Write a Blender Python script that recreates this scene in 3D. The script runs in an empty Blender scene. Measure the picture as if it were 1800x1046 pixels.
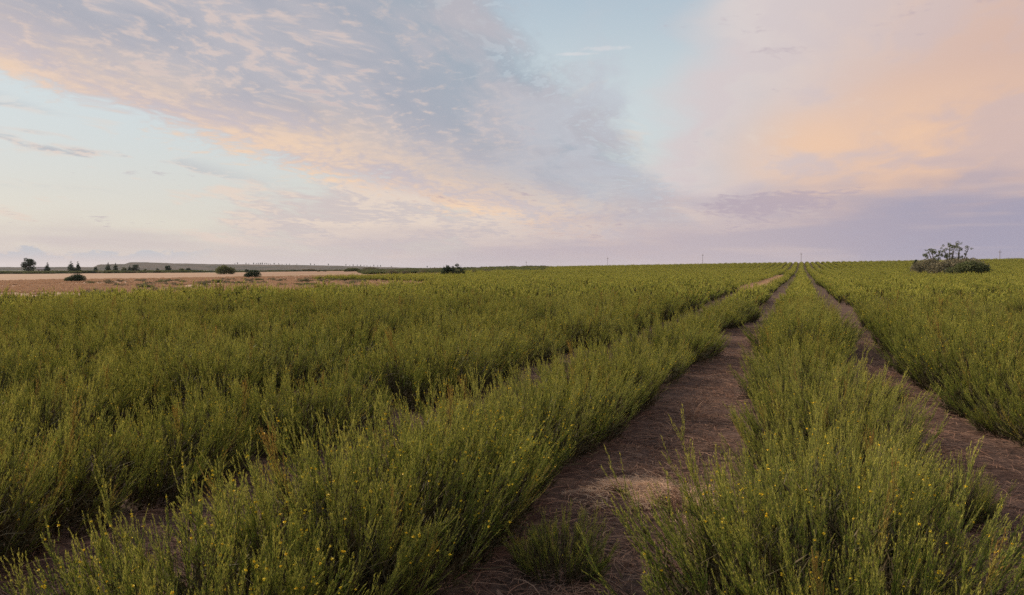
import bpy, math, random
import numpy as np
from mathutils import Vector, Matrix, noise as mnoise

R = math.radians
scene = bpy.context.scene
col = scene.collection

# ------------------------------------------------------------------ camera
FPX = 1413.0                       # focal length in pixels of the 1800 px wide photograph
PITCH = math.atan(49.0 / FPX)      # horizon a little above the middle
CAM_H = 1.70
cam_d = bpy.data.cameras.new("camera")
cam = bpy.data.objects.new("camera", cam_d)
col.objects.link(cam)
cam.location = (0, 0, CAM_H)
cam.rotation_euler = (R(90) - PITCH, 0, 0)
cam_d.sensor_width = 36.0
cam_d.lens = 36.0 * FPX / 1800.0
cam_d.clip_start = 0.05
cam_d.clip_end = 60000
scene.camera = cam


def ray(px, py):
    """Direction from the camera through a point of the photograph."""
    x, y = (px - 900.0) / FPX, (523.0 - py) / FPX
    c, s = math.cos(PITCH), math.sin(PITCH)
    return Vector((x, c + y * s, -s + y * c)).normalized()


# ------------------------------------------------------------------ exposure and light
scene.view_settings.view_transform = 'Standard'
scene.view_settings.look = 'None'
EXPOSURE = 0.58
scene.view_settings.exposure = EXPOSURE
scene.view_settings.gamma = 1.0
scene.render.film_transparent = False
scene.cycles.max_bounces = 4
scene.cycles.diffuse_bounces = 2
scene.cycles.glossy_bounces = 2
scene.cycles.transmission_bounces = 2
scene.cycles.transparent_max_bounces = 6
scene.cycles.use_denoising = False

SUN_AZ, SUN_EL = R(-48), R(25)     # azimuth clockwise from the view direction (+Y)
sun_d = bpy.data.lights.new("sun", 'SUN')
sun_d.energy = 5.0
sun_d.angle = R(11)
sun_d.color = (1.0, 0.81, 0.60)
sun = bpy.data.objects.new("sun", sun_d)
col.objects.link(sun)
sd = Vector((math.sin(SUN_AZ) * math.cos(SUN_EL), math.cos(SUN_AZ) * math.cos(SUN_EL), math.sin(SUN_EL)))
sun.rotation_euler = sd.to_track_quat('Z', 'Y').to_euler()
sun.location = sd * 200


# ------------------------------------------------------------------ node helpers
class S:
    """A float or colour socket with arithmetic."""
    def __init__(self, g, sock):
        self.g, self.s = g, sock
    def __add__(self, o): return self.g.m('ADD', self, o)
    __radd__ = __add__
    def __sub__(self, o): return self.g.m('SUBTRACT', self, o)
    def __rsub__(self, o): return self.g.m('SUBTRACT', o, self)
    def __mul__(self, o): return self.g.m('MULTIPLY', self, o)
    __rmul__ = __mul__
    def __truediv__(self, o): return self.g.m('DIVIDE', self, o)
    def __rtruediv__(self, o): return self.g.m('DIVIDE', o, self)


def lin(c):
    """sRGB 0-255 to linear."""
    out = []
    for v in c:
        v = v / 255.0
        out.append(v / 12.92 if v <= 0.04045 else ((v + 0.055) / 1.055) ** 2.4)
    return tuple(out)


class G:
    def __init__(self, tree):
        self.t = tree
    def n(self, kind, **kw):
        nd = self.t.nodes.new(kind)
        for k, v in kw.items():
            setattr(nd, k, v)
        return nd
    def put(self, sock, v):
        if isinstance(v, S):
            self.t.links.new(v.s, sock)
        elif v is not None:
            if hasattr(sock.default_value, '__len__') and len(sock.default_value) == 4 and len(v) == 3:
                v = (*v, 1.0)
            sock.default_value = v
    def m(self, op, a, b=None, c=None, clamp=False):
        nd = self.n('ShaderNodeMath', operation=op, use_clamp=clamp)
        self.put(nd.inputs[0], a)
        if b is not None: self.put(nd.inputs[1], b)
        if c is not None: self.put(nd.inputs[2], c)
        return S(self, nd.outputs[0])
    def v(self, op, a, b=None, out=0):
        nd = self.n('ShaderNodeVectorMath', operation=op)
        self.put(nd.inputs[0], a)
        if b is not None: self.put(nd.inputs[1], b)
        return S(self, nd.outputs[out])
    def dot(self, a, b): return self.v('DOT_PRODUCT', a, b, 1)
    def xyz(self, a):
        nd = self.n('ShaderNodeSeparateXYZ'); self.put(nd.inputs[0], a)
        return [S(self, o) for o in nd.outputs]
    def vec(self, x=0.0, y=0.0, z=0.0):
        nd = self.n('ShaderNodeCombineXYZ')
        for i, q in enumerate((x, y, z)): self.put(nd.inputs[i], q)
        return S(self, nd.outputs[0])
    def smooth(self, x, lo, hi):
        nd = self.n('ShaderNodeMapRange', interpolation_type='SMOOTHSTEP')
        self.put(nd.inputs['Value'], x)
        self.put(nd.inputs['From Min'], lo); self.put(nd.inputs['From Max'], hi)
        return S(self, nd.outputs[0])
    def noise(self, vec, scale=1.0, detail=4.0, rough=0.5, dist=0.0, color=False, lac=2.0, dim='3D'):
        nd = self.n('ShaderNodeTexNoise', noise_dimensions=dim)
        self.put(nd.inputs['Vector'], vec)
        nd.inputs['Scale'].default_value = scale
        nd.inputs['Detail'].default_value = detail
        nd.inputs['Roughness'].default_value = rough
        nd.inputs['Distortion'].default_value = dist
        nd.inputs['Lacunarity'].default_value = lac
        return S(self, nd.outputs['Color' if color else 'Fac'])
    def mix(self, f, a, b, mode='MIX'):
        nd = self.n('ShaderNodeMix', data_type='RGBA', blend_type=mode)
        nd.clamp_factor = True
        self.put(nd.inputs[0], f); self.put(nd.inputs[6], a); self.put(nd.inputs[7], b)
        return S(self, nd.outputs[2])


# ------------------------------------------------------------------ sky
world = bpy.data.worlds.new("World")
scene.world = world
world.use_nodes = True
world.cycles.sampling_method = 'NONE'
wt = world.node_tree
for nd in list(wt.nodes):
    wt.nodes.remove(nd)
g = G(wt)
SKY_STRENGTH = 0.10


def c8(r, gg, b, k=1.0):
    return tuple(q * k / SKY_STRENGTH / 2 ** EXPOSURE for q in lin((r, gg, b)))


def build_sky():
    geo = g.n('ShaderNodeTexCoord')
    d = S(g, geo.outputs['Generated'])
    d = g.v('NORMALIZE', d)
    dx, dy, dz = g.xyz(d)
    el = g.m('ARCSINE', dz) * (180 / math.pi)          # degrees above the horizon
    up = g.m('MAXIMUM', dz, 0.0)

    def line(p, q):
        """Signed angle in degrees to the great circle through two directions; positive above it."""
        n = ray(*q).cross(ray(*p)).normalized()
        if n.z < 0: n = -n
        return g.dot(d, tuple(n)) * (180 / math.pi)

    def near(p, radius, squash=1.0):
        """1 at a direction, falling to 0; wider than high."""
        c = ray(*p)
        side = Vector((c.y, -c.x, 0)).normalized()
        a = g.dot(d, tuple(side)) * (180 / math.pi)
        b = (el - math.degrees(math.asin(c.z))) * squash
        fr = g.smooth(g.dot(d, tuple(c)), 0.0, 0.3)
        r = g.m('SQRT', a * a + b * b)
        return g.smooth(r, radius, 0.0) * fr

    # cloud layer coordinates: a sheet high above the plain
    inv = 1.0 / (up + 0.13)
    px, py = dx * inv, dy * inv
    az = R(14)
    s_ = px * math.sin(az) + py * math.cos(az)         # along the long bank
    t_ = px * math.cos(az) - py * math.sin(az)         # across it
    P = g.vec(t_, s_, 0.0)

    # clear sky
    sk = g.n('ShaderNodeTexSky', sky_type='NISHITA')
    sk.sun_disc = False
    sk.sun_elevation = SUN_EL
    sk.sun_rotation = SUN_AZ
    sk.altitude = 200
    sk.air_density = 1.0
    sk.dust_density = 1.2
    sk.ozone_density = 2.0
    sky = S(g, sk.outputs[0])
    # thin veil of high haze evens the clear part
    grad = g.mix(g.smooth(el, 1.0, 11.0), c8(215, 208, 196), c8(205, 214, 216))
    grad = g.mix(g.smooth(el, 10.0, 22.0), grad, c8(170, 189, 204))
    sky = g.mix(0.96, sky, grad)

    # ---- big noises
    w1 = g.noise(P, 0.9, 3, 0.55, dim='2D')
    wx_, wy_ = t_ + (w1 - 0.5) * 0.35, s_ + (w1 - 0.5) * 0.5
    w2 = g.noise(g.vec(wx_ + 3.7, wy_ * 0.45), 3.2, 4, 0.62, dim='2D')
    w3 = g.noise(g.vec(wx_ + 9.1, wy_ * 0.85), 16.0, 3, 0.60, dim='2D')

    # ---- soft pink-peach mass on the far side
    ld = line((1235, 0), (1090, 330))
    n = ray(1090, 330).cross(ray(1235, 0)).normalized()
    if n.x < 0: n = -n
    dr = g.dot(d, tuple(n)) * (180 / math.pi)
    soft = g.noise(g.vec(wx_ * 0.8 + 21.3, wy_ * 0.5), 2.0, 4, 0.55, dim='2D')
    mr = g.smooth(dr + (soft - 0.5) * 9.0 + (w1 - 0.5) * 4.0, -1.8, 2.6)
    pk = g.mix(g.smooth(dr + (soft - 0.5) * 6.0, 1.0, 19.0), c8(219, 208, 206), c8(216, 184, 170))
    glow = g.m('MAXIMUM', near((1640, 250), 13.0, 2.2), near((1430, 262), 9.0, 2.0))
    glow = g.m('MULTIPLY', glow, g.smooth(soft + (w2 - 0.5) * 0.5, 0.30, 0.66))
    pk = g.mix(glow * 0.85, pk, c8(240, 200, 168))
    gl2 = g.smooth(soft + (w2 - 0.5) * 0.5, 0.52, 0.38)
    pk = g.mix(gl2 * 0.28, pk, c8(196, 186, 196))
    colr = g.mix(mr * 0.97, sky, pk)

    # ---- pale cream streaks low down, below the bank
    st = g.noise(g.vec(wx_ * 0.55 + 4.4, wy_ * 0.30), 4.2, 4, 0.64, dim='2D')
    cr = g.m('MAXIMUM', near((640, 385), 17.0, 3.6), near((980, 395), 17.0, 3.4))
    mcr = g.smooth(cr * 0.95 + (st - 0.5) * 1.9, 0.22, 0.62)
    ccol = g.mix(g.smooth(st + (w3 - 0.5) * 0.5, 0.40, 0.60), c8(206, 193, 192), c8(230, 211, 197))
    colr = g.mix(mcr * 0.85, colr, ccol)

    # ---- the long rippled bank
    la = line((0, 138), (330, 262))
    lb = line((330, 262), (900, 398))
    n = ray(1120, 275).cross(ray(885, 0)).normalized()
    if n.x > 0: n = -n
    lc = g.dot(d, tuple(n)) * (180 / math.pi)
    lab = g.m('SMOOTH_MIN', la, lb, 1.5)
    wob = (w1 - 0.5) * 2.6 + (w2 - 0.5) * 3.6 + (w3 - 0.5) * 2.2
    e1 = lab + wob
    e2 = lc + wob * 1.2 + (w2 - 0.5) * 3.0
    bank = g.smooth(e1, -0.5, 1.1) * g.smooth(e2, -1.6, 2.4)
    lit = g.smooth(lab + (w1 - 0.5) * 4.0 + (w2 - 0.5) * 3.0, 6.2, 0.2)   # warm light reaches in from the lower edge
    rip = g.smooth(w2 * 0.70 + w3 * 0.30, 0.36, 0.66)
    puff = g.smooth(w3 * 0.7 + w2 * 0.3 + (w1 - 0.5) * 0.25, 0.47, 0.68)
    body = g.mix(g.smooth(lc + (w1 - 0.5) * 4.0, 11.0, 0.5), c8(167, 170, 182), c8(160, 173, 186))
    body = g.mix(g.smooth(w2 + (w1 - 0.5) * 0.6, 0.30, 0.62), body, c8(183, 181, 189))
    warm = g.mix(rip, c8(206, 192, 194), c8(250, 215, 180))
    bc = g.mix(lit * 0.9, body, warm)
    far_in = g.smooth(lc, 1.0, 9.0)
    bc = g.mix(puff * far_in * g.smooth(el, 6.0, 11.0) * 0.58, bc, c8(228, 205, 193))
    thin = g.smooth(e2, 6.0, 0.0) * g.smooth(w3, 0.52, 0.66)
    bc = g.mix(thin * 0.45, bc, c8(205, 218, 226))
    colr = g.mix(bank * 0.96, colr, bc)

    # ---- small drifting streaks below the bank
    f1 = g.noise(g.vec(wx_ * 0.85 + 33.0, wy_ * 0.42), 1.9, 4, 0.60, dim='2D')
    reg = g.smooth(lab, -0.3, -2.0) * g.smooth(el, 4.6, 7.0)
    ms = g.smooth(f1, 0.505, 0.60) * reg
    scol = g.mix(g.smooth(f1 + (w3 - 0.5) * 0.4, 0.52, 0.64), c8(226, 208, 198), c8(184, 186, 192))
    colr = g.mix(ms * 0.85, colr, scol)

    # ---- single white wisp in the clear gap
    wx = g.m('MAXIMUM', near((1062, 85), 3.0, 9.0), near((1015, 95), 2.4, 11.0))
    colr = g.mix(g.smooth(wx + (w3 - 0.5) * 1.2, 0.25, 1.0) * 0.55, colr, c8(222, 219, 220))
    gap = near((1090, 190), 14.0, 1.0)
    colr = g.mix(gap * g.smooth(soft + (w2 - 0.5) * 0.6, 0.36, 0.66) * 0.8, colr, c8(192, 197, 206))

    # ---- low violet veil
    hz = g.noise(g.vec(dx * 2.0, dy * 2.0, dz * 22.0), 2.2, 3, 0.55)
    n = ray(1300, 474).cross(ray(1300, 200)).normalized()
    if n.x < 0: n = -n
    right = g.dot(d, tuple(n)) * (180 / math.pi)
    top = g.smooth(right, -26.0, 9.0) * 3.0 + 1.9
    veil = g.smooth(el - top + (hz - 0.5) * 3.0 + (soft - 0.5) * 3.0, 2.2, -1.8)
    vcol = g.mix(g.smooth(right, -34.0, -12.0), c8(204, 192, 191), c8(189, 176, 183))
    vcol = g.mix(g.smooth(right, -6.0, 16.0), vcol, c8(160, 157, 178))
    vcol = g.mix(g.smooth(hz, 0.50, 0.70) * 0.4, vcol, c8(208, 190, 186))
    colr = g.mix(veil * 0.92, colr, vcol)
    # darker lens of cloud on top of the veil
    dk = near((1345, 362), 9.5, 5.2)
    dkm = g.smooth(dk * 0.9 + (hz - 0.5) * 1.6 + (w2 - 0.5) * 1.5 + (w3 - 0.5) * 1.2, 0.36, 0.95)
    colr = g.mix(dkm * 0.75, colr, c8(180, 166, 178))

    # ---- low cumulus far off on the plain
    cu = g.noise(g.vec(dx * 1.0, dy * 1.0, dz * 2.0), 44.0, 3, 0.62)
    cul = g.noise(g.vec(dx, dy, 0.0), 11.0, 1, 0.5, dim='2D')
    ctop = 1.15 + (cul - 0.5) * 1.5 + (cu - 0.5) * 1.9
    n = ray(360, 474).cross(ray(360, 200)).normalized()
    if n.x < 0: n = -n
    lft = g.dot(d, tuple(n)) * (180 / math.pi)
    cum = g.smooth(el - ctop, 0.14, -0.14) * g.smooth(lft, 2.0, -3.0)
    ccl = g.mix(g.smooth(el, 0.3, 1.3), c8(208, 195, 193), c8(189, 190, 197))
    colr = g.mix(cum * 0.85, colr, ccl)

    bg = g.n('ShaderNodeBackground')
    g.put(bg.inputs[0], colr)
    bg.inputs[1].default_value = SKY_STRENGTH
    out = g.n('ShaderNodeOutputWorld')
    wt.links.new(bg.outputs[0], out.inputs[0])


build_sky()


# ------------------------------------------------------------------ shape of the land
ROW_AZ = math.atan((1408.0 - 900.0) / FPX)
CA, SA = math.cos(ROW_AZ), math.sin(ROW_AZ)


def uv_to_xy(u, v):                # u metres to the right of the middle row, v metres along it
    return u * CA + v * SA, -u * SA + v * CA


def xy_to_uv(x, y):
    return x * CA - y * SA, x * SA + y * CA


def sstep(a, b, x):
    t = np.clip((x - a) / (b - a), 0.0, 1.0)
    return t * t * (3 - 2 * t)


def height(x, y):
    x = np.asarray(x, float); y = np.asarray(y, float)
    r = np.hypot(x, y) + 1e-6
    u, v = x * CA - y * SA, x * SA + y * CA
    s = (0.0118 * v + 0.0150 * u) / r
    d = r - 380.0                                     # gently hollow slope up to a rounded crest
    pr = np.where(r < 380, 356.0 * (np.minimum(r, 380) / 378.0) ** 2.6,
                  np.where(r < 430, 356.0 + 2.45 * d - 0.0245 * d * d, 417.0 * np.exp(-((r - 430) / 500.0) ** 2)))
    pl = 180.0 * (1 - np.exp(-r / 180.0))
    z = np.where(s > 0, s * pr, s * pl)
    left = 1 - sstep(-0.004, 0.006, s)
    z = z - 0.55 * left * sstep(50, 300, r)
    z = z + 0.10 * np.sin(x * 0.041 + 1.3) * np.sin(y * 0.033) * sstep(10, 60, r)
    z = z - sstep(600, 2500, r) * 1.2
    return z


def ground(x, y):
    return float(height(x, y))


def proj(x, y, z):
    """Where a point falls in the photograph (for choosing what is in view)."""
    c, s = math.cos(PITCH), math.sin(PITCH)
    z = z - CAM_H
    f = y * c - z * s
    upc = y * s + z * c
    f = np.where(np.abs(f) < 1e-3, 1e-3, f)
    return 900 + FPX * x / f, 523 - FPX * upc / f, f


def along(px, dist):
    """The spot on the ground at a distance in the direction of a column of the photograph."""
    d = ray(px, 474)
    x, y = d.x * dist, d.y * dist
    return Vector((x, y, ground(x, y)))


def on_ground(px, py):
    d = ray(px, py)
    lo = 1.0
    while lo < 9000:
        p = Vector((0, 0, CAM_H)) + d * lo
        if p.z < ground(p.x, p.y):
            break
        lo *= 1.01
    return Vector((p.x, p.y, ground(p.x, p.y)))


# ------------------------------------------------------------------ object helpers
def tag(o, label=None, cat=None, group=None, kind=None):
    if label: o["label"] = label
    if cat: o["category"] = cat
    if group: o["group"] = group
    if kind: o["kind"] = kind
    return o


def mesh_np(name, verts, faces, mats=(), midx=None, attrs=None, smooth=False):
    """verts (n,3), faces (m,k) all of one size or a list of such arrays."""
    me = bpy.data.meshes.new(name)
    verts = np.asarray(verts, np.float32)
    fl = faces if isinstance(faces, list) else [faces]
    fl = [np.asarray(f, np.int32) for f in fl if len(f)]
    tot = sum(len(f) for f in fl)
    loops = np.concatenate([f.ravel() for f in fl])
    sizes = np.concatenate([np.full(len(f), f.shape[1], np.int32) for f in fl])
    starts = np.concatenate([[0], np.cumsum(sizes)[:-1]]).astype(np.int32)
    me.vertices.add(len(verts)); me.vertices.foreach_set("co", verts.ravel())
    me.loops.add(len(loops)); me.loops.foreach_set("vertex_index", loops)
    me.polygons.add(tot); me.polygons.foreach_set("loop_start", starts)
    for m in mats: me.materials.append(m)
    if midx is not None: me.polygons.foreach_set("material_index", np.asarray(midx, np.int32))
    me.polygons.foreach_set("use_smooth", np.full(tot, smooth))
    for k, a in (attrs or {}).items():
        at = me.attributes.new(k, 'FLOAT', 'POINT')
        at.data.foreach_set("value", np.asarray(a, np.float32))
    me.update()
    me.validate()
    return me


def obj(name, me, parent=None, loc=None):
    o = bpy.data.objects.new(name, me)
    col.objects.link(o)
    if parent is not None: o.parent = parent
    if loc is not None: o.location = loc
    return o


def empty(name, loc=(0, 0, 0), rz=0.0, scale=1.0):
    o = bpy.data.objects.new(name, None)
    col.objects.link(o)
    o.empty_display_size = 0.2
    o.location = loc
    o.rotation_euler = (0, 0, rz)
    o.scale = (scale, scale, scale)
    return o


def tubes(paths, radii, sides=3):
    """paths (n,k,3), radii (n,k): tapering tubes. Returns verts and quad faces."""
    n, k, _ = paths.shape
    tan = np.gradient(paths, axis=1)
    tan /= np.linalg.norm(tan, axis=2, keepdims=True) + 1e-9
    ref = np.where(np.abs(tan[..., 2:3]) < 0.9, np.array([0, 0, 1.0]), np.array([1.0, 0, 0]))
    a = np.cross(tan, ref); a /= np.linalg.norm(a, axis=2, keepdims=True) + 1e-9
    b = np.cross(tan, a)
    ang = np.arange(sides) * 2 * math.pi / sides
    ring = (a[:, :, None, :] * np.cos(ang)[None, None, :, None] + b[:, :, None, :] * np.sin(ang)[None, None, :, None])
    v = paths[:, :, None, :] + ring * radii[:, :, None, None]
    idx = np.arange(n * k * sides).reshape(n, k, sides)
    nx = np.roll(idx, -1, axis=2)
    f = np.stack([idx[:, :-1], nx[:, :-1], nx[:, 1:], idx[:, 1:]], axis=-1).reshape(-1, 4)
    return v.reshape(-1, 3), f


def rand_perp(t, rng):
    q = rng.normal(size=t.shape)
    q -= (q * t).sum(-1, keepdims=True) * t
    return q / (np.linalg.norm(q, axis=-1, keepdims=True) + 1e-9)


# ------------------------------------------------------------------ materials
def new_mat(name):
    m = bpy.data.materials.new(name)
    m.use_nodes = True
    for nd in list(m.node_tree.nodes):
        m.node_tree.nodes.remove(nd)
    return m, G(m.node_tree)


def finish(m, gg, shader):
    out = gg.n('ShaderNodeOutputMaterial')
    m.node_tree.links.new(shader, out.inputs[0])
    return m


def plain_mat(name, colour, rough=0.8, vary=0.25, scale=4.0, colour2=None, bump=0.0):
    m, q = new_mat(name)
    tc = q.n('ShaderNodeTexCoord')
    nz = q.noise(S(q, tc.outputs['Object']), scale, 5, 0.6)
    c2 = colour2 or tuple(c * (1 - vary) for c in colour)
    cc = q.mix(q.smooth(nz, 0.35, 0.65), c2, colour)
    p = q.n('ShaderNodeBsdfPrincipled')
    q.put(p.inputs['Base Color'], cc)
    p.inputs['Roughness'].default_value = rough
    p.inputs['Specular IOR Level'].default_value = 0.25
    if bump:
        b = q.n('ShaderNodeBump'); b.inputs['Strength'].default_value = bump
        q.put(b.inputs['Height'], nz)
        m.node_tree.links.new(b.outputs[0], p.inputs['Normal'])
    return finish(m, q, p.outputs[0])


def leaf_mat(name, green, gold, dry, blue=None, trans=0.35, patch=0.0, gloss=0.0):
    """Foliage: 'tint' runs from green needles to dry orange-brown shoots; each plant leans its own way."""
    m, q = new_mat(name)
    at = q.n('ShaderNodeAttribute', attribute_name='tint')
    tint = S(q, at.outputs['Fac'])
    oi = q.n('ShaderNodeObjectInfo')
    rnd = S(q, oi.outputs['Random'])
    base = q.mix(rnd * 0.28, green, gold)
    if blue:
        base = q.mix(q.smooth(rnd, 0.80, 1.0) * 0.6, base, blue)
    if patch:
        gp = q.n('ShaderNodeNewGeometry')
        big = q.noise(S(q, gp.outputs['Position']), patch, 3, 0.55)
        base = q.mix(q.smooth(big, 0.38, 0.70) * 0.26, base, gold)
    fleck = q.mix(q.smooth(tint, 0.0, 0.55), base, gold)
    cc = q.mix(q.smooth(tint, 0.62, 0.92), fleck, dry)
    dif = q.n('ShaderNodeBsdfDiffuse'); q.put(dif.inputs[0], cc)
    tr = q.n('ShaderNodeBsdfTranslucent')
    q.put(tr.inputs[0], cc)
    mx = q.n('ShaderNodeMixShader'); mx.inputs[0].default_value = trans
    m.node_tree.links.new(dif.outputs[0], mx.inputs[1])
    m.node_tree.links.new(tr.outputs[0], mx.inputs[2])
    return finish(m, q, mx.outputs[0])


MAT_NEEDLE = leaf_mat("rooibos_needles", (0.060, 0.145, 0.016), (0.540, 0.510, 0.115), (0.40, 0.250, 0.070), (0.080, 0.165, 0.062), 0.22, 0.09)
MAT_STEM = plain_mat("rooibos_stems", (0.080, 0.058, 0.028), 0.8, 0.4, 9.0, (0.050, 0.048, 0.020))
MAT_FLOWER = plain_mat("yellow_petals", (0.90, 0.70, 0.04), 0.6, 0.15, 30.0, (0.88, 0.58, 0.03))
MAT_TREE = leaf_mat("dark_tree_leaves", (0.042, 0.068, 0.046), (0.066, 0.085, 0.050), (0.09, 0.07, 0.03), None, 0.2)
MAT_SHRUB = leaf_mat("shrub_leaves", (0.095, 0.120, 0.055), (0.155, 0.16, 0.075), (0.15, 0.10, 0.05), None, 0.25)
MAT_SCRUB = leaf_mat("brown_scrub_leaves", (0.15, 0.145, 0.095), (0.21, 0.18, 0.12), (0.16, 0.10, 0.06), None, 0.2)
MAT_BARK = plain_mat("grey_bark", (0.11, 0.085, 0.07), 0.9, 0.4, 3.0)
MAT_STRAW = leaf_mat("dry_straw", (0.36, 0.235, 0.16), (0.44, 0.30, 0.20), (0.23, 0.13, 0.09), None, 0.3)
MAT_LITTER = leaf_mat("brown_litter", (0.36, 0.235, 0.17), (0.22, 0.125, 0.09), (0.07, 0.036, 0.027), None, 0.1)
MAT_PALE_LITTER = leaf_mat("pale_mown_straw", (0.46, 0.31, 0.215), (0.56, 0.39, 0.275), (0.24, 0.14, 0.10), None, 0.2)
MAT_POLE = plain_mat("weathered_pole_wood", (0.30, 0.25, 0.23), 0.85, 0.35, 2.0)
MAT_INSUL = plain_mat("insulator_porcelain", (0.30, 0.26, 0.24), 0.4, 0.1, 5.0)
MAT_WALL = plain_mat("whitewashed_wall", (0.72, 0.68, 0.64), 0.8, 0.12, 1.5)
MAT_ROOF = plain_mat("faded_sheet_roof", (0.36, 0.30, 0.32), 0.6, 0.2, 1.0)
MAT_DOOR = plain_mat("dark_door_paint", (0.06, 0.05, 0.05), 0.6, 0.2, 2.0)


def ground_material():
    m, q = new_mat("field_soil_and_plain")
    gp = q.n('ShaderNodeNewGeometry')
    pos = S(q, gp.outputs['Position'])
    x, y, z = q.xyz(pos)
    r = q.m('SQRT', x * x + y * y)
    flat = q.vec(x, y, 0.0)
    n1 = q.noise(flat, 0.8, 6, 0.62)
    n2 = q.noise(flat, 14.0, 6, 0.70)
    n3 = q.noise(flat, 90.0, 3, 0.65)
    soil = q.mix(q.smooth(n2, 0.32, 0.68), (0.036, 0.021, 0.017), (0.115, 0.070, 0.055))
    soil = q.mix(q.smooth(n1, 0.45, 0.75) * 0.5, soil, (0.155, 0.098, 0.079))
    soil = q.mix(q.smooth(n3, 0.55, 0.75) * 0.6, soil, (0.22, 0.15, 0.115))
    # dry grazing land beyond the crop, in long bands
    band = q.noise(q.vec(x * 0.005, y * 0.016, 0.0), 1.6, 5, 0.65)
    nb = q.noise(flat, 0.05, 4, 0.6)
    straw = q.mix(q.smooth(band + (nb - 0.5) * 0.3, 0.40, 0.60), (0.20, 0.118, 0.080), (0.27, 0.165, 0.110))
    straw = q.mix(q.smooth(band, 0.55, 0.66) * 0.7, straw, (0.15, 0.125, 0.052))
    pink = q.mix(q.smooth(n1, 0.35, 0.65), (0.18, 0.108, 0.082), (0.33, 0.21, 0.152))
    straw = q.mix(q.smooth(r + (nb - 0.5) * 120.0, 230.0, 120.0), straw, pink)
    far = q.mix(q.smooth(nb, 0.40, 0.60), (0.055, 0.065, 0.040), (0.10, 0.105, 0.055))
    green = q.mix(q.smooth(n1, 0.4, 0.6), (0.050, 0.035, 0.022), (0.085, 0.058, 0.036))
    u = x * CA - y * SA
    v = x * SA + y * CA
    slope = (0.0118 * v + 0.0150 * u) / r
    plain = q.smooth(slope, 0.0052, 0.0040)
    base = q.mix(q.smooth(r, 25.0, 110.0), soil, green)
    pl = q.mix(q.smooth(r + (n1 - 0.5) * 30.0, 640.0, 690.0), straw, far)
    base = q.mix(plain * q.smooth(r + (n1 - 0.5) * 3.0, 48.0, 54.0), base, pl)
    base = q.mix(q.smooth(r, 420.0, 600.0) * q.smooth(slope, 0.002, 0.005), base, far)
    p = q.n('ShaderNodeBsdfPrincipled')
    q.put(p.inputs['Base Color'], base)
    p.inputs['Roughness'].default_value = 0.95
    p.inputs['Specular IOR Level'].default_value = 0.1
    b = q.n('ShaderNodeBump'); b.inputs['Strength'].default_value = 0.6; b.inputs['Distance'].default_value = 0.012
    q.put(b.inputs['Height'], n2 + n3 * 0.35)
    m.node_tree.links.new(b.outputs[0], p.inputs['Normal'])
    return finish(m, q, p.outputs[0])


# ------------------------------------------------------------------ ground and hills
def build_ground():
    rad = np.concatenate([[0.0], np.geomspace(0.3, 12, 70), np.geomspace(12.5, 8800, 140)])
    na = 288
    ang = np.arange(na) * 2 * math.pi / na
    vs = [(0, 0, ground(0, 0))]
    rr, aa = np.meshgrid(rad[1:], ang, indexing='ij')
    x, y = rr * np.sin(aa), rr * np.cos(aa)
    z = height(x, y)
    u, v = xy_to_uv(x, y)
    rough = np.zeros_like(x)
    flat = np.stack([x.ravel(), y.ravel()], 1)
    near = rr.ravel() < 40
    rv = np.zeros(len(flat))
    for i in np.nonzero(near)[0]:
        a, b = flat[i]
        rv[i] = 0.045 * mnoise.noise((a * 1.3, b * 1.3, 0)) + 0.025 * mnoise.noise((a * 4.1, b * 4.1, 5))
    z = z + rv.reshape(x.shape)
    verts = np.concatenate([[vs[0]], np.stack([x.ravel(), y.ravel(), z.ravel()], 1)])
    nr = len(rad) - 1
    idx = 1 + np.arange(nr * na).reshape(nr, na)
    nx = np.roll(idx, -1, axis=1)
    quads = np.stack([idx[:-1], idx[1:], nx[1:], nx[:-1]], -1).reshape(-1, 4)[:, ::-1]
    fan = np.stack([np.zeros(na, int), nx[0], idx[0]], -1)[:, ::-1]
    me = mesh_np("ground", verts, [fan, quads], [ground_material()], smooth=True)
    o = obj("ground", me)
    tag(o, kind="structure")


build_ground()

HILL_PROFILE = [(-300, 472), (-40, 470.5), (60, 470), (165, 470), (173, 466), (200, 465.2), (221, 465), (227, 462.6), (250, 462), (275, 462.8), (300, 463.6),
                (345, 464.4), (400, 465.2), (450, 465.4), (520, 466.0), (600, 467.4), (650, 468.8), (700, 470.2), (760, 471.2), (900, 471.8), (1200, 472)]
HILL_R = 5200.0


def hill_top(px):
    xs, ys = zip(*HILL_PROFILE)
    return float(np.interp(px, xs, ys))


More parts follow.
